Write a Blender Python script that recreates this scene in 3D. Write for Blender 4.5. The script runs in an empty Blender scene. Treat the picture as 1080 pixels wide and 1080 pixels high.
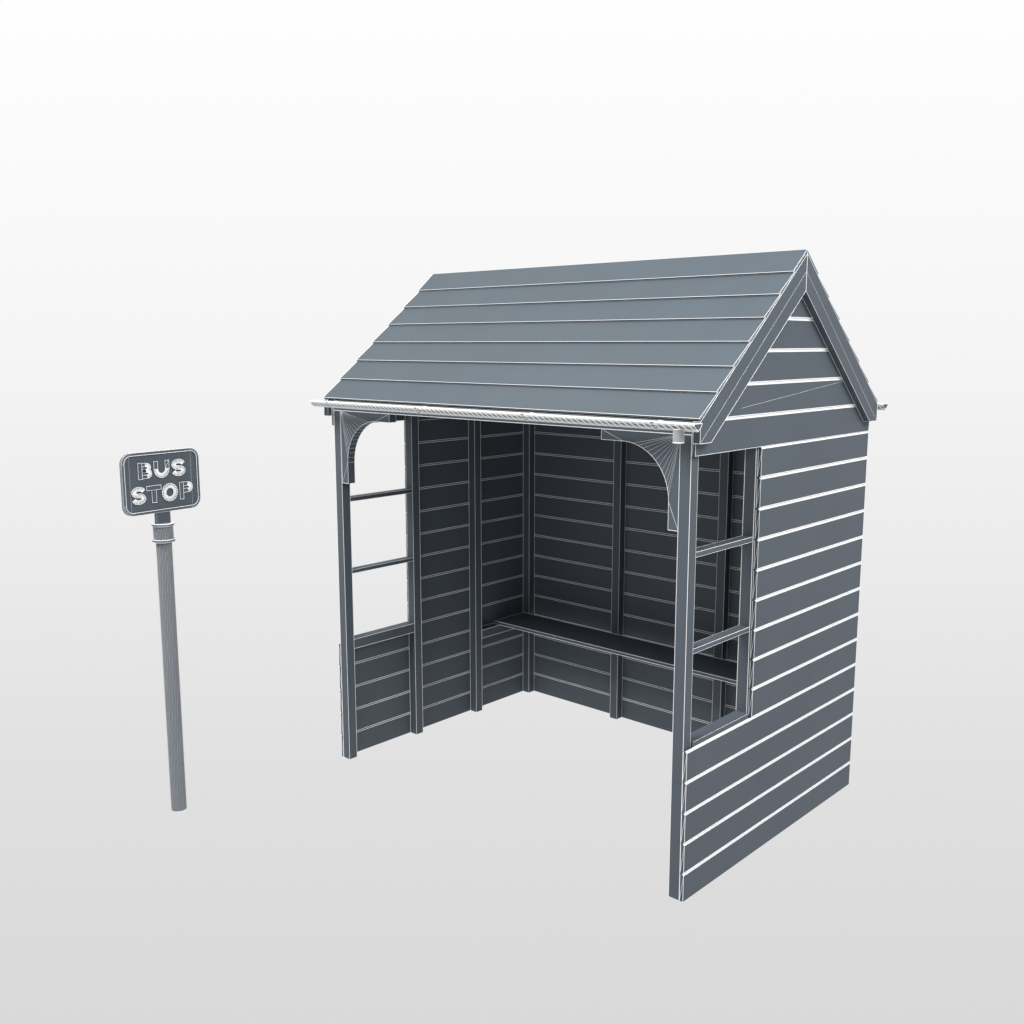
import bpy, math
from mathutils import Matrix, Vector

C = bpy.context.scene.collection
sc = bpy.context.scene

# ------------------------------------------------------------------ materials
def nodes_of(name):
    m = bpy.data.materials.new(name)
    m.use_nodes = True
    nt = m.node_tree
    for n in list(nt.nodes):
        nt.nodes.remove(n)
    return m, nt

def paint(name, col, rough=0.55, spec=0.25, vary=0.045, scale=3.0):
    """Matt paint: a slow mottling of the base colour and a faint fine grain."""
    m, nt = nodes_of(name)
    N, L = nt.nodes.new, nt.links.new
    out = N('ShaderNodeOutputMaterial'); bs = N('ShaderNodeBsdfPrincipled')
    tc = N('ShaderNodeTexCoord')
    no = N('ShaderNodeTexNoise'); no.inputs['Scale'].default_value = scale; no.inputs['Detail'].default_value = 5
    mr = N('ShaderNodeMapRange')
    mr.inputs['From Min'].default_value = .3; mr.inputs['From Max'].default_value = .7
    mr.inputs['To Min'].default_value = 1 - vary; mr.inputs['To Max'].default_value = 1 + vary
    mx = N('ShaderNodeMix'); mx.data_type = 'RGBA'; mx.blend_type = 'MULTIPLY'; mx.inputs[0].default_value = 1
    mx.inputs[6].default_value = (*col, 1)
    L(tc.outputs['Object'], no.inputs['Vector']); L(no.outputs['Fac'], mr.inputs['Value'])
    L(mr.outputs['Result'], mx.inputs[7]); L(mx.outputs[2], bs.inputs['Base Color'])
    gr = N('ShaderNodeTexNoise'); gr.inputs['Scale'].default_value = 260
    bp = N('ShaderNodeBump'); bp.inputs['Strength'].default_value = .05; bp.inputs['Distance'].default_value = .001
    L(tc.outputs['Object'], gr.inputs['Vector']); L(gr.outputs['Fac'], bp.inputs['Height']); L(bp.outputs['Normal'], bs.inputs['Normal'])
    bs.inputs['Roughness'].default_value = rough
    bs.inputs['Specular IOR Level'].default_value = spec
    L(bs.outputs[0], out.inputs['Surface'])
    return m

K = 1.94
SLATE = paint('slate_paint', (.0400*K, .0480*K, .0580*K))
ROOFM = paint('roof_paint', (.0385*K, .0478*K, .0560*K), rough=.6)
SIGNM = paint('sign_paint', (.0425*K, .051*K, .0615*K))
POLEM = paint('pole_paint', (.050*K, .057*K, .066*K))
GUTM = paint('gutter_paint', (.25, .255, .26))
OUTM = paint('outlet_paint', (.165, .17, .175))
WHITE = paint('white_line_paint', (.92, .92, .92), rough=.8, spec=.05, vary=.02)

# ------------------------------------------------------------------ mesh builder
WORLD = {}                                   # object name -> world position of its origin

class MB:
    def __init__(s):
        s.v, s.f, s.m = [], [], []
    def poly(s, pts, mat=0):
        i = len(s.v); s.v += [tuple(p) for p in pts]
        s.f.append(tuple(range(i, i+len(pts)))); s.m.append(mat)
    def faces(s, verts, faces, mat=0):
        i = len(s.v); s.v += [tuple(p) for p in verts]
        for f in faces:
            s.f.append(tuple(i+k for k in f)); s.m.append(mat)
    def prism(s, base, top, mat=0):
        """closed solid between two outlines of the same point count"""
        n = len(base)
        s.faces(list(base)+list(top), [tuple(range(n))[::-1], tuple(range(n, 2*n))] +
                [(k, (k+1) % n, n+(k+1) % n, n+k) for k in range(n)], mat)
    def wire(s, a, b, r=.0014, mat=1):
        a, b = Vector(a), Vector(b); d = b-a
        if d.length < 1e-6: return
        d.normalize()
        e = Vector((0, 0, 1)) if abs(d.z) < .9 else Vector((1, 0, 0))
        u = d.cross(e).normalized(); w = d.cross(u)
        off = [u*r, w*r, -u*r, -w*r]
        s.prism([a-d*r*.5+o for o in off], [b+d*r*.5+o for o in off], mat)
    def path(s, pts, r=.0014, closed=False):
        pts = list(pts)
        for a, b in zip(pts, pts[1:]+(pts[:1] if closed else [])):
            s.wire(a, b, r)
    def box(s, x0, x1, y0, y1, z0, z1, r=.0013, edges='all'):
        P = lambda i, j, k: ((x0, x1)[i], (y0, y1)[j], (z0, z1)[k])
        s.prism([P(0,0,0), P(1,0,0), P(1,1,0), P(0,1,0)], [P(0,0,1), P(1,0,1), P(1,1,1), P(0,1,1)])
        if edges == 'none': return
        for i in (0, 1):
            for j in (0, 1):
                if edges in ('all', 'z'): s.wire(P(i,j,0), P(i,j,1), r)
                if edges in ('all', 'x', 'long_y_off'): s.wire(P(0,i,j), P(1,i,j), r)
                if edges in ('all', 'y'): s.wire(P(i,0,j), P(i,1,j), r)
    def build(s, name, mats, parent=None, label=None):
        xs, ys, zs = zip(*s.v)
        c = Vector(((min(xs)+max(xs))/2, (min(ys)+max(ys))/2, min(zs)))
        me = bpy.data.meshes.new(name)
        me.from_pydata([tuple(Vector(p)-c) for p in s.v], [], s.f)
        for m in mats: me.materials.append(m)
        me.polygons.foreach_set('material_index', s.m)
        me.update()
        import bmesh
        bm = bmesh.new(); bm.from_mesh(me)
        bmesh.ops.recalc_face_normals(bm, faces=bm.faces); bm.to_mesh(me); bm.free()
        o = bpy.data.objects.new(name, me); C.objects.link(o)
        WORLD[o.name] = c.copy()
        if parent:
            o.parent = parent; o.location = c-WORLD[parent.name]
        else:
            o.location = c
        if label: o['label'] = label
        return o

def thing(name, loc, label, cat):
    o = bpy.data.objects.new(name, None); C.objects.link(o)
    o.location = loc; o.empty_display_size = .2
    WORLD[o.name] = Vector(loc); o['label'] = label; o['category'] = cat
    return o

# ------------------------------------------------------------------ dimensions (metres)
W, PS, T = 2.0, .0467, .0161          # width over the posts, post section, cladding thickness
DIN = 1.3947                          # inner face of the back cladding
ROW, Z0 = .12, .1092                  # cladding row height, top of the lowest row
YA, YB = .4495, .9035                 # side posts
BX = (.6514, W-.6514-PS)              # posts in the middle of the back wall
ZP = 1.742                            # post height
YM = .6985                            # ridge line
ROWS = [0.0]+[Z0+ROW*i for i in range(14)]    # ... 1.6692
ZSILL = ROWS[5]                       # .5892: window opening starts
ZHEAD = ROWS[14]                      # 1.6692: window opening ends

shelter = thing('bus_shelter', (W/2, YM, 0),
                'dark slate timber bus shelter with weatherboard walls, plank gable roof and open front', 'bus shelter')

# ------------------------------------------------------------------ cladding
def clad_row(mb, z0, z1, org, along, out, lo, hi, low_groove=True, top_groove=True, ends=(True, True), gt=None):
    """One weatherboard. org + along*a + out*n + z; lo(z)/hi(z) give its ends along the wall."""
    g, gi, gd = .0055, .0042, .0060
    gt = gt or g
    e = .0002
    sec = [(0, z0+(gi if low_groove else 0)), (.003, z0+e), (T-gd, z0+e), (T, z0+(g if low_groove else e)),
           (T, z1-(gt if top_groove else e)), (T-gd, z1-e), (.003, z1-e), (0, z1-(gi if top_groove else 0))]
    def P(a, n, z): return (org[0]+along[0]*a+out[0]*n, org[1]+along[1]*a+out[1]*n, z)
    A = [P(lo(z), n, z) for n, z in sec]; B = [P(hi(z), n, z) for n, z in sec]
    mb.prism(A, B)
    for k, (n, z) in enumerate(sec):
        if k in (1, 6): continue
        if k in (2, 3) and not low_groove: continue
        if k == 0 and not low_groove: continue
        r = .0014 if k in (2, 3, 4, 5) else .0016
        mb.wire(P(lo(z), n, z), P(hi(z), n, z), r)
    if low_groove:                                  # the bevel carries close-set edge lines
        for f in (.33, .67):
            n = T-gd+gd*f; z = z0+g*f
            mb.wire(P(lo(z), n, z), P(hi(z), n, z), .0015)
    if top_groove:
        for f in ((.33, .67) if gt == g else (.2, .4, .6, .8)):
            n = T-gd+gd*f; z = z1-gt*f
            mb.wire(P(lo(z), n, z), P(hi(z), n, z), .0015)
    for fn, on in ((lo, ends[0]), (hi, ends[1])):
        if not on: continue
        za, zb = sec[3][1], sec[4][1]
        for n in (0.0008, T):
            mb.wire(P(fn(za), n, za), P(fn(zb), n, zb), .0010)
        mb.wire(P(fn(za), 0.001, za), P(fn(zb), T, zb), .0007)

const = lambda v: (lambda z: v)
YE = DIN+T                                          # side cladding covers the corner
ROOF_Z, SLOPE = 2.4104, .8376
ZUND = 2.388                                        # underside of the planks at the ridge
def half(z): return (ZUND-z)/SLOPE

for side, (ox, out) in {'l': (-.0006, (-1, 0)), 'r': (W+.0006, (1, 0))}.items():
    mb = MB(); org = (ox, 0); al = (0, 1)
    for i in range(14):
        z0, z1 = ROWS[i], ROWS[i+1]
        start = 0.0 if i < 5 else (.462 if side == 'r' else .4565)
        clad_row(mb, z0, z1, org, al, out, const(start), const(YE), low_groove=i > 0, gt=.0085 if i == 13 else None)
    # edge line where the cladding meets the jamb
    mb.build('side_wall', [SLATE, WHITE], shelter)
    gb = MB()
    zs = [ZHEAD+ROW*i for i in range(6)]
    for i, z0 in enumerate(zs):
        z1 = z0+ROW
        if i == 0:
            clad_row(gb, z0, z1, org, al, out, const(0.0), const(YE-.0005), low_groove=False)
            nn = ox+out[0]*T; gb.wire((nn, 0, z0+.0005), (nn, YE, z0+.0005), .0009)
        else:
            z1 = min(z1, ZUND-.012)
            clad_row(gb, z0, z1, org, al, out, lambda z: max(0, YM-half(z)), lambda z: min(YE, YM+half(z)),
                     top_groove=i < 5, ends=(False, False))
    n = ox+out[0]*(T+.0002)
    gb.wire((n, .30, 1.822), (n, 1.152, 1.899), .0004)
    gb.build('gable_panel', [SLATE, WHITE], shelter)

mb = MB()
for i in range(14):
    clad_row(mb, ROWS[i], ROWS[i+1], (0.0005, DIN+.0004), (1, 0), (0, 1), const(0.0), const(W-.001), low_groove=i > 0, ends=(False, False))
clad_row(mb, ROWS[14], ROWS[14]+ROW-.004, (0.0005, DIN+.0004), (1, 0), (0, 1), const(0.0), const(W-.001), ends=(False, False))
mb.build('back_wall', [SLATE, WHITE], shelter)

# ------------------------------------------------------------------ posts and beams
YB0 = DIN-PS
for x, y in [(0, 0), (W-PS, 0), (0, YA), (W-PS, YA), (0, YB), (W-PS, YB), (0, YB0), (W-PS, YB0), (BX[0], YB0), (BX[1], YB0)]:
    mb = MB(); mb.box(x, x+PS, y, y+PS, 0, ZP, edges='none')
    for (a, b), r in (((x, y), .0011), ((x+PS, y), .0011), ((x, y+PS), .0007), ((x+PS, y+PS), .0009 if x == 0 else .0007)):
        mb.wire((a, b, 0), (a, b, ZP), r)
    for (a, b) in (((x, y), (x+PS, y)), ((x+PS, y), (x+PS, y+PS)), ((x, y+PS), (x+PS, y+PS)), ((x, y), (x, y+PS))):
        mb.wire((*a, ZP), (*b, ZP), .001)
    mb.build('post', [SLATE, WHITE], shelter)
zt, zb = ZP+.0475, ZP+.0008
mb = MB(); mb.box(0, W, 0.0005, PS, zb, zt, edges='x'); mb.build('header_beam', [SLATE, WHITE], shelter)
mb = MB(); mb.box(0, W, YB0, DIN-.0005, zb, zt, edges='x'); mb.build('header_beam', [SLATE, WHITE], shelter)
for x in (0.0005, W-PS):
    mb = MB(); mb.box(x, x+PS-.0005, PS+.0005, YB0-.0005, zb, zt, edges='y'); mb.build('side_beam', [SLATE, WHITE], shelter)

# ------------------------------------------------------------------ window openings: sill and two bars each side
for side in (0, 1):
    xa, xb = ((0.0, PS) if side == 0 else (W-PS, W))
    for z0, z1 in ((1.3015, 1.3205), (.9445, .9620)):
        mb = MB(); mb.box(xa+.001, xb-.001, PS+.0003, YA-.0003, z0, z1, edges='none')
        for xx in (xa+.001, xb-.001):
            inner = (xx > xa+.002) == (side == 0)
            for zz in (z0, z1):
                mb.wire((xx, PS+.0003, zz), (xx, YA-.0003, zz), .0008 if inner and side == 0 else .0003 if inner else .0010 if zz == z1 else .0006)
        mb.build('window_bar', [SLATE, WHITE], shelter)
    sx = (xa-.010, xb-.0005) if side == 0 else (xa+.0005, xb+.010)
    mb = MB()
    mb.box(xa+.0005, xb-.0005, PS+.0003, YA-.0003, .5640, .5900, edges='none')
    mb.box(sx[0], sx[1], PS+.0003, YA-.0003, .5902, .6110, edges='none')
    for x, z in ((sx[0] if side == 0 else sx[1], .6110), (sx[1] if side == 0 else sx[1], .6110), (xb-.0005 if side == 0 else xa+.0005, .5640), (sx[0] if side == 0 else sx[1], .5902)):
        mb.wire((x, PS+.0003, z), (x, YA-.0003, z), .0010)
    mb.build('window_sill', [SLATE, WHITE], shelter)

# ------------------------------------------------------------------ bench
mb = MB(); BZ = .4847
mb.box(.0008, W-.0008, 1.100, YB0-.0006, BZ-.0165, BZ, r=.0014, edges='x')
for x in (.001, W-.001):
    mb.wire((x, 1.1, BZ-.0165), (x, 1.1, BZ), .0014); mb.wire((x, 1.1, BZ), (x, YB0, BZ), .0011)
bench = mb.build('bench_seat', [SLATE, WHITE], shelter)
for x in (0.0008, W-PS):
    mb = MB(); mb.box(x, x+PS-.0008, YB+PS+.0005, YB0-.0005, BZ-.0170-PS, BZ-.0170, r=.0013, edges='all')
    mb.build('bench_support', [SLATE, WHITE], bench)

# ------------------------------------------------------------------ curved corner brackets
def bracket(sign, x_post):
    tp, ln, leg, R = ZP-.0008, .350, .0445, .2055
    cxl, cz = leg+R, tp-.038-R                       # arc centre (distance from the post, height)
    arc = [(cxl-R*math.cos(t), cz+R*math.sin(t)) for t in [math.pi/2*k/14 for k in range(15)]]
    out = [(0.0006, tp), (0.0006, tp-.344), (leg, tp-.344)]+arc+[(ln, tp-.038), (ln, tp)]
    y0, y1 = .003, PS-.003
    P = lambda q, y: (x_post+sign*q[0], y, q[1])
    mb = MB()
    # the face is star-shaped about the inner corner: fan it
    for a, b in zip(out[1:], out[2:]):
        mb.poly([P(out[0], y0), P(a, y0), P(b, y0)]); mb.poly([P(out[0], y1), P(b, y1), P(a, y1)])
    n = len(out)
    for k in range(n):
        a, b = out[k], out[(k+1) % n]
        mb.poly([P(a, y0), P(a, y1), P(b, y1), P(b, y0)])
    mb.path([P(q, y0) for q in out], .0009, closed=True)
    mb.path([P(q, y1) for q in out], .0008, closed=True)
    for q in arc[1:-2]:
        mb.wire(P(out[0], y0), P(q, y0), .00035)
    mb.wire(P(arc[0], y0), P(out[1], y0), .0006); mb.wire(P(arc[-1], y0), P(out[-1], y0), .0005)
    for q in arc:
        mb.wire(P(q, y0), P(q, y1), .0006)
    return mb.build('bracket', [SLATE, WHITE], shelter)
bracket(1, PS); bracket(-1, W-PS)

# ------------------------------------------------------------------ roof
OV = .0453
ct, st = 1/math.hypot(1, SLOPE), SLOPE/math.hypot(1, SLOPE)
LEN = (YM+.0267)/ct
NP = 7
STEP = LEN/NP
def roofpt(sgn, s, off):                              # s down the slope, off above it
    return (YM+sgn*(ct*s+st*off), ROOF_Z-st*s+ct*off)
for sgn in (-1, 1):
    mb = MB()
    th = .0066
    for k in range(1, NP+1):
        s0, s1 = (k-1)*STEP-(.012 if k > 1 else 0), k*STEP
        o0 = -.0092 if k > 1 else -.0005
        q = [roofpt(sgn, s0, o0), roofpt(sgn, s1, 0), roofpt(sgn, s1, -th), roofpt(sgn, s0, o0-th)]
        L = lambda p, x: (x, p[0], p[1])
        jit = .0012*((k*37) % 5-2)/2
        xa, xb = -OV+jit*.3, W+OV-jit*.3
        mb.prism([L(p, xa) for p in q], [L(p, xb) for p in q])
        mb.wire(L(q[1], xa), L(q[1], xb), .0009)
        mb.wire(L(q[2], xa), L(q[2], xb), .0004)
        for x in (xa, xb):
            mb.wire(L(q[0], x), L(q[1], x), .0009); mb.wire(L(q[1], x), L(q[2], x), .0008)
            mb.wire(L(q[3], x), L(q[2], x), .0004)
    if sgn < 0:
        mb.wire((-OV, YM, ROOF_Z), (W+OV, YM, ROOF_Z), .0004)
    mb.build('roof_slope', [ROOFM, WHITE], shelter)

# bargeboards: two mitred boards on each gable
for xa, xb in ((-.0475, -.0185), (W+.0185, W+.0475)):
    xo = xa if xa < 0 else xb
    for sgn in (-1, 1):
        zap = ROOF_Z-.0128/ct
        g = .0004
        q = [(YM+sgn*g, zap), (YM+sgn*.7195, zap-SLOPE*.7195), (YM+sgn*.7195, 1.716), (YM+sgn*.648, 1.716), (YM+sgn*g, 2.2545)]
        mb = MB()
        mb.prism([(xa, *p) for p in q], [(xb, *p) for p in q])
        for x in (xa, xb):
            r = .0010 if x == xo else .0008
            mb.path([(x, *p) for p in q], r, closed=True)
        # seam line along the board
        m0 = (YM+sgn*g, (zap+2.2545)/2+.004); m1 = (YM+sgn*.7195, 1.716)
        mb.wire((xo, *m0), (xo, *m1), .0005)
        for p in q[1:4]:
            mb.wire((xa, *p), (xb, *p), .001)
        mb.build('bargeboard', [SLATE, WHITE], shelter)

# ------------------------------------------------------------------ gutters
vee = lambda a: .45*math.sin(a)+.55*(1-abs(math.cos(a)))
def gutter(yc, front):
    R, Rt, zt, DP = .0245, .0215, 1.7880, 1.02
    x0, x1 = -.066, W+.066
    NS = 12
    ang = [math.pi*k/NS for k in range(NS+1)]
    out = [(yc-R*math.cos(a), zt-R*DP*vee(a)) for a in ang]
    inn = [(yc-Rt*math.cos(a), zt-Rt*DP*vee(a)) for a in ang]
    mb = MB()
    for k in range(NS):
        for pts in (out, inn):
            a, b = pts[k], pts[k+1]
            mb.poly([(x0, *a), (x1, *a), (x1, *b), (x0, *b)])
    for k in (0, NS):
        mb.poly([(x0, *out[k]), (x1, *out[k]), (x1, *inn[k]), (x0, *inn[k])])
    for x in (x0, x1):                                # end caps, slightly inside
        mb.prism([(x-.0015, *p) for p in inn], [(x+.0015, *p) for p in inn], 2)
        mb.path([(x, *p) for p in out], .0016 if front else .0006); mb.wire((x, *out[0]), (x, *out[-1]), .0014 if front else .0006)
    for k, r in ((0, .0024), (1, .0020), (2, .0016), (5, .0022), (6, .0026), (NS, .0010)):
        mb.wire((x0, *out[k]), (x1, *out[k]), r)
    n = 78
    for i in range(n):                                # close-set raking edge lines along the trough
        x = x0+(x1-x0)*i/n; d = (x1-x0)/n
        mb.path([(x, *out[0]), (x+d*.25, *out[2]), (x+d*.60, *out[4]), (x+d*.75, *out[6])], .0034)
        mb.path([(x+d*.4, *out[2]), (x+d, *out[5])], .0008)
        mb.path([(x+d*.6, *out[2]), (x+d*1.2, *out[5])], .0006)
        mb.path([(x, *p) for p in out[6::3]], .0012)
    g = mb.build('gutter', [GUTM, WHITE, SLATE], shelter)
    for x in (.068, .680, 1.292, 1.896):
        jb = MB(); Rj = R+.0035
        A = [(yc-Rj*math.cos(a), zt+.001-Rj*DP*vee(a)) for a in ang]
        B = [(yc-(R+.0004)*math.cos(a), zt+.001-(R+.0004)*DP*vee(a)) for a in ang]
        for k in range(NS):
            for sh in (0,):
                jb.prism([(x-.009, *A[k]), (x-.009, *A[k+1]), (x-.009, *B[k+1]), (x-.009, *B[k])],
                         [(x+.009, *A[k]), (x+.009, *A[k+1]), (x+.009, *B[k+1]), (x+.009, *B[k])])
        for xx in (x-.009, x+.009): jb.path([(xx, *p) for p in A], .0015)
        for p in A[::2]: jb.wire((x-.009, *p), (x+.009, *p), .0012)
        jb.build('gutter_joint', [GUTM, WHITE], g)
    if front:
        ob = MB(); r, cx, n = .0190, 1.9900, 32
        top, bot = zt-R*DP+.004, 1.7205
        ring = lambda z, rr: [(cx+rr*math.cos(2*math.pi*k/n), yc+rr*math.sin(2*math.pi*k/n), z) for k in range(n)]
        a, b, c, d = ring(bot, r), ring(top, r), ring(bot, r-.002), ring(top, r-.002)
        for k in range(n):
            j = (k+1) % n
            ob.poly([a[k], a[j], b[j], b[k]]); ob.poly([c[k], d[k], d[j], c[j]]); ob.poly([a[k], c[k], c[j], a[j]])
            ob.wire(a[k], b[k], .0005)
        ob.path(a, .0018, closed=True); ob.path(b, .0014, closed=True)
        ob.build('gutter_outlet', [OUTM, WHITE], g)
gutter(-.066, True); gutter(2*YM+.062, False)

# ------------------------------------------------------------------ bus stop sign on its pole
BXY = (-.0829, -.8634)
stop = thing('bus_stop_sign', (*BXY, 0), 'rounded dark BUS STOP sign with raised white-edged letters on a ringed grey pole', 'bus stop sign')

def tube(mb, r, z0, z1, n=32, wr=.0003, diag=True, caps=True, ringr=.0008, mat=0):
    ring = lambda z: [(BXY[0]+r*math.cos(2*math.pi*k/n), BXY[1]+r*math.sin(2*math.pi*k/n), z) for k in range(n)]
    a, b = ring(z0), ring(z1)
    mb.prism(a, b, mat)
    for k in range(n):
        mb.wire(a[k], b[k], wr)
        if diag: mb.wire(a[k], b[(k+1) % n], wr)
    if ringr:
        mb.path(a, ringr, closed=True); mb.path(b, ringr, closed=True)
    return a, b
mb = MB(); tube(mb, .0330, 0, 1.2195, n=48, wr=.00012, diag=False, ringr=.0003)
for q in range(10):                                      # the long side faces are split by raking lines
    for k in range(48):
        sh = (k*.37) % 1
        za, zb_ = max(0, 1.2195*(q-sh)/9), min(1.2195, 1.2195*(q+1-sh)/9)
        t0, t1 = 2*math.pi*k/48, 2*math.pi*(k+1)/48
        mb.wire((BXY[0]+.033*math.cos(t0), BXY[1]+.033*math.sin(t0), za), (BXY[0]+.033*math.cos(t1), BXY[1]+.033*math.sin(t1), zb_), .00014)
mb.build('pole', [POLEM, WHITE], stop)
mb = MB(); tube(mb, .0415, 1.2305, 1.2890, n=40, wr=.00018, ringr=.0005)
collar = mb.build('collar', [POLEM, WHITE], stop)
for z0, z1 in ((1.2200, 1.2300), (1.2895, 1.2985)):
    mb = MB(); a, b = tube(mb, .0468, z0, z1, n=40, wr=.0002, diag=False, ringr=.0006)
    # the flat rim on top is cut into close-set wedges, so its edge lines run together
    for k in range(40):
        th = 2*math.pi*k/40
        mb.wire((BXY[0]+.034*math.cos(th), BXY[1]+.034*math.sin(th), z1+.0004), (b[k][0], b[k][1], z1+.0004), .0005)
    for rr in (.036, .040, .044):
        mb.path([(BXY[0]+rr*math.cos(2*math.pi*k/40), BXY[1]+rr*math.sin(2*math.pi*k/40), z1+.0004) for k in range(40)], .0006, closed=True)
    mb.build('ring', [POLEM, WHITE], collar)

SA = 1.6576; SC = Vector((-.0822, -.862, 1.479)); SW, SH, SR, STH = .3724, .2625, .0440, .011
U = Vector((math.cos(SA), math.sin(SA), 0)); NN = Vector((math.sin(SA), -math.cos(SA), 0)); ZZ = Vector((0, 0, 1))
SP = lambda u, z, n: tuple(SC+U*u+ZZ*z+NN*n)
def rrect(w, h, r, n=7):
    o = []
    for cx, cz, a0 in ((w/2-r, h/2-r, 0), (-w/2+r, h/2-r, 90), (-w/2+r, -h/2+r, 180), (w/2-r, -h/2+r, 270)):
        for k in range(n+1):
            t = math.radians(a0+90*k/n); o.append((cx+r*math.cos(t), cz+r*math.sin(t)))
    return o
mb = MB()
o1 = rrect(SW, SH, SR)
mb.prism([SP(*p, -STH*.35) for p in o1], [SP(*p, STH*.4) for p in o1])
for n_ in (-STH*.35, STH*.4): mb.path([SP(*p, n_) for p in o1], .0004, closed=True)
ii = rrect(SW-.024, SH-.024, SR-.012)
for s_ in (-1, 1):                                       # edge lines where the corners start
    mb.wire(SP(s_*.1480, -.119, STH*.4+.0002), SP(s_*.1480, .119, STH*.4+.0002), .0003)
panel = mb.build('sign_panel', [SIGNM, WHITE], stop)
mb = MB()                                               # raised rim around the face
oo = rrect(SW-.001, SH-.001, SR-.0005)
for k in range(len(oo)):
    j = (k+1) % len(oo)
    A = [SP(*oo[k], STH*.4+.0003), SP(*oo[j], STH*.4+.0003), SP(*ii[j], STH*.4+.0003), SP(*ii[k], STH*.4+.0003)]
    B = [SP(*oo[k], STH), SP(*oo[j], STH), SP(*ii[j], STH), SP(*ii[k], STH)]
    mb.poly(A); mb.poly(B)
    mb.poly([A[0], A[1], B[1], B[0]]); mb.poly([A[2], A[3], B[3], B[2]])
mb.path([SP(*p, STH) for p in oo], .0004, closed=True)
mb.path([SP(*p, STH) for p in ii], .0011, closed=True)
n4 = len(oo)//4
for q in range(4):
    for k in range(n4):
        mb.wire(SP(*oo[q*n4+k], STH), SP(*ii[q*n4+k], STH), .0004)
mb.build('rim', [SIGNM, WHITE], panel)
mb = MB()                                               # flat neck between collar and panel
q = [(-.0335, -.1805), (.0335, -.1805), (.0335, -.1316), (-.0335, -.1316)]
mb.prism([SP(*p, -.010) for p in q], [SP(*p, .006) for p in q])
mb.path([SP(*p, .006) for p in q], .0003, closed=True)
mb.build('neck', [SIGNM, WHITE], stop)

# letters: a raised stroke of constant width; the curves are finely divided
LW = .0188
def stroke(mb, pts, w=LW, closed=False, lines=None, caps=True):
    n0, n1 = STH*.4+.0005, STH*.4+.0055
    n = len(pts); L, R_ = [], []
    for k in range(n):
        a = Vector(pts[k-1] if (k > 0 or closed) else pts[k]); b = Vector(pts[(k+1) % n] if (k < n-1 or closed) else pts[k])
        p = Vector(pts[k]); d1 = (p-a); d2 = (b-p)
        d1 = d1.normalized() if d1.length > 1e-9 else d2.normalized()
        d2 = d2.normalized() if d2.length > 1e-9 else d1
        d = (d1+d2).normalized(); nr = Vector((-d.y, d.x))
        s_ = 1/max(.6, nr.dot(Vector((-d1.y, d1.x))))
        L.append(tuple(p+nr*w/2*s_)); R_.append(tuple(p-nr*w/2*s_))
    rng = range(n if closed else n-1)
    for k in rng:
        j = (k+1) % n
        mb.poly([SP(*L[k], n1), SP(*L[j], n1), SP(*R_[j], n1), SP(*R_[k], n1)])
        mb.poly([SP(*L[k], n0), SP(*L[k], n1), SP(*L[j], n1), SP(*L[j], n0)])
        mb.poly([SP(*R_[k], n0), SP(*R_[k], n1), SP(*R_[j], n1), SP(*R_[j], n0)])
        mb.wire(SP(*L[k], n1), SP(*L[j], n1), .0009); mb.wire(SP(*R_[k], n1), SP(*R_[j], n1), .0009)
    ends = [] if closed else [0, n-1]
    for k in ends:
        mb.poly([SP(*L[k], n0), SP(*L[k], n1), SP(*R_[k], n1), SP(*R_[k], n0)])
        if caps: mb.wire(SP(*L[k], n1), SP(*R_[k], n1), .0009)
    for k in (lines if lines is not None else []):
        mb.wire(SP(*L[k % n], n1), SP(*R_[k % n], n1), .0016)
        mb.wire(SP(*L[k % n], n1), SP(*R_[(k+1) % n] if (closed or k+1 < n) else R_[k], n1), .0006)

def arc(cx, cz, rx, rz, a0, a1, n):
    return [(cx+rx*math.cos(math.radians(a0+(a1-a0)*k/n)), cz+rz*math.sin(math.radians(a0+(a1-a0)*k/n))) for k in range(n+1)]

def letter(ch, x0, x1, z0, z1):
    mb = MB(); h = LW/2; w, H = x1-x0, z1-z0; zm = (z0+z1)/2
    if ch == 'U':
        rz = w/2-h
        a = arc((x0+x1)/2, z0+h+rz, w/2-h, rz, 180, 360, 16)
        stroke(mb, [(x0+h, z1)]+a+[(x1-h, z1)], lines=range(1, 18))
    elif ch == 'O':
        a = arc((x0+x1)/2, zm, w/2-h, H/2-h, 0, 360, 30)[:-1]
        stroke(mb, a, closed=True, lines=range(30))
    elif ch == 'S':
        xc = (x0+x1)/2; rz = (H-LW)/4; rx = w/2-h
        a = arc(xc, z1-h-rz, rx, rz, 18, 270, 16)+arc(xc, z0+h+rz, rx, rz, 90, -162, 16)[1:]
        stroke(mb, a, w=LW*.92, lines=range(len(a)))
    elif ch == 'T':
        xc = (x0+x1)/2
        stroke(mb, [(x0, z1-h), (x1, z1-h)]); stroke(mb, [(xc, z1-LW), (xc, z0)], w=LW*1.15)
    elif ch == 'P':
        rz = H*.29-h*.8
        stroke(mb, [(x0+h, z1), (x0+h, z0)])
        a = arc(x1-h-rz*1.1, z1-h-rz, rz*1.1, rz, 90, -90, 12)
        stroke(mb, [(x0+LW, z1-h)]+a+[(x0+LW, z1-h-2*rz)], w=LW*.90, lines=range(1, 13), caps=False)
    elif ch == 'B':
        stroke(mb, [(x0+h, z1), (x0+h, z0)])
        rz = (H-LW)/4
        for zc, ex in ((z1-h-rz, .004), (z0+h+rz, 0)):
            a = arc(x1-ex-h-rz*1.3, zc, rz*1.3, rz, 90, -90, 12)
            stroke(mb, [(x0+LW, zc+rz)]+a+[(x0+LW, zc-rz)], w=LW*.80, lines=range(1, 13), caps=False)
    return mb.build('letter', [SIGNM, WHITE], panel)
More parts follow.
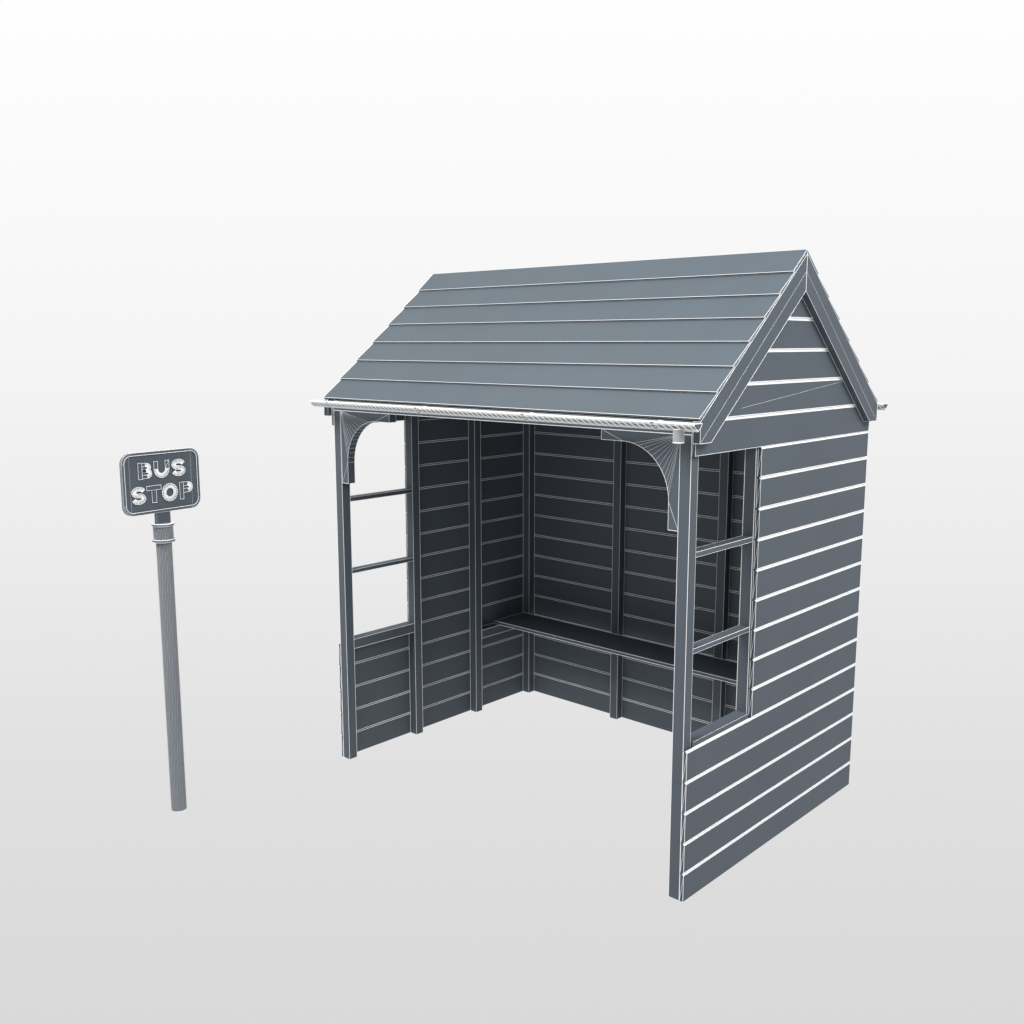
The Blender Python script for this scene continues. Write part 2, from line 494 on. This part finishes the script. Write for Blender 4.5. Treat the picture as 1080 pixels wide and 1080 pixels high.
for ch, x0, x1, z0, z1 in (('B', -.1112, -.0455, .0180, .0870), ('U', -.0362, .0370, .0165, .0880), ('S', .0492, .1162, .0150, .0885),
                           ('S', -.1478, -.0815, -.0860, -.0115), ('T', -.0760, -.0070, -.0860, -.0135), ('O', -.0030, .0722, -.0880, -.0120), ('P', .0838, .1490, -.0870, -.0130)):
    letter(ch, x0, x1, z0, z1)

# ------------------------------------------------------------------ camera
YAW, PITCH, ROLL = .7442, -.1633, -.0009
cam = bpy.data.cameras.new('camera'); co = bpy.data.objects.new('camera', cam); C.objects.link(co)
fwd = Vector((-math.sin(YAW)*math.cos(PITCH), math.cos(YAW)*math.cos(PITCH), math.sin(PITCH)))
r_ = Vector((math.cos(YAW), math.sin(YAW), 0)); u_ = r_.cross(fwd)
r2 = math.cos(ROLL)*r_+math.sin(ROLL)*u_; u2 = -math.sin(ROLL)*r_+math.cos(ROLL)*u_
M = Matrix((r2, u2, -fwd)).transposed().to_4x4(); M.translation = Vector((3.9501, -3.0376, 2.0589))
co.matrix_world = M
cam.sensor_width = 36; cam.lens = 36*1083.8/1080; cam.clip_end = 200; cam.clip_start = .05
sc.camera = co

# ------------------------------------------------------------------ the self-lit studio sweep the objects stand on; it takes no shadows
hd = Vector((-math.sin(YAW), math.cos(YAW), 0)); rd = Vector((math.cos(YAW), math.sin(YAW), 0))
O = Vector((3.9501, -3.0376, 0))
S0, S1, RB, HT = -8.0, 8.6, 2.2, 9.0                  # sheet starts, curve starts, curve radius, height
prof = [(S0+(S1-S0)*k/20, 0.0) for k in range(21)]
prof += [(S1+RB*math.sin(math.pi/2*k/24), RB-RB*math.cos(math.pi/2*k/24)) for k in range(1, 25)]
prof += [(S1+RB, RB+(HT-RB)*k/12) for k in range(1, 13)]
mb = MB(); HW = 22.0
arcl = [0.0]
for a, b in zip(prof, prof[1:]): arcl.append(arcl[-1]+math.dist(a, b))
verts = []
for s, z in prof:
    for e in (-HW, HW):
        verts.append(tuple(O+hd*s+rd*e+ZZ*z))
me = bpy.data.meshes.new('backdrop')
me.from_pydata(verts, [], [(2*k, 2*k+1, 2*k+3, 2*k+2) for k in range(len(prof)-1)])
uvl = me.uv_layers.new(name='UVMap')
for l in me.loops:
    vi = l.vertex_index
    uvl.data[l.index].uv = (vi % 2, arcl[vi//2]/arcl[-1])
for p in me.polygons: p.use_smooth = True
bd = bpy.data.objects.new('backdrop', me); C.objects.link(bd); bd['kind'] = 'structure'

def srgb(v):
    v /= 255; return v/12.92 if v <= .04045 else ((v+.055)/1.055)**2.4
m, nt = nodes_of('painted_glow_sweep')
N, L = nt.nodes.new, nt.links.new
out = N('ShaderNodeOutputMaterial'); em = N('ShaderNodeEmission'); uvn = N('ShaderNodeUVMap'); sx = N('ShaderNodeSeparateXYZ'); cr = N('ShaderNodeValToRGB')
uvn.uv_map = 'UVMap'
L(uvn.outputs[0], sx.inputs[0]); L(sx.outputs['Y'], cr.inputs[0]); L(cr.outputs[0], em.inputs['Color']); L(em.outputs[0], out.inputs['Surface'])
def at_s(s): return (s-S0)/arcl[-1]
# light gradient painted into the sheet's own glow, brighter towards and up its back: distance along the sheet (m past the front edge of the floor), level
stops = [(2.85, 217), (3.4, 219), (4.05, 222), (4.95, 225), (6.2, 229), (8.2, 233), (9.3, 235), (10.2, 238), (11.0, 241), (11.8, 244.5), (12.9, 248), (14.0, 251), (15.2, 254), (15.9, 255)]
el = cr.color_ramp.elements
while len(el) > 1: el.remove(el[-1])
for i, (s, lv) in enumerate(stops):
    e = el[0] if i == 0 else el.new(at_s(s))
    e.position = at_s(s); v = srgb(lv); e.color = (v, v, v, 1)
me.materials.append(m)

# ------------------------------------------------------------------ light
def area(name, loc, target, size, power, col=(1, 1, 1)):
    d = bpy.data.lights.new(name, 'AREA'); d.shape = 'DISK'; d.size = size; d.energy = power; d.color = col
    o = bpy.data.objects.new(name, d); C.objects.link(o); o.location = loc
    o.rotation_euler = (Vector(target)-Vector(loc)).to_track_quat('-Z', 'Y').to_euler()
    return o
area('side_softbox', (7.0, -.2, 6.3), (1, .7, 1), 4.0, 500)
area('front_softbox', (.2, -4.1, 7.4), (1, .7, 1), 4.0, 715)

w = bpy.data.worlds.new('World'); sc.world = w; w.use_nodes = True
bg = w.node_tree.nodes['Background']; bg.inputs['Color'].default_value = (.95, .98, 1, 1); bg.inputs['Strength'].default_value = .50

sc.view_settings.view_transform = 'Standard'; sc.view_settings.look = 'None'; sc.view_settings.exposure = 0; sc.view_settings.gamma = 1
sc.cycles.max_bounces = 6
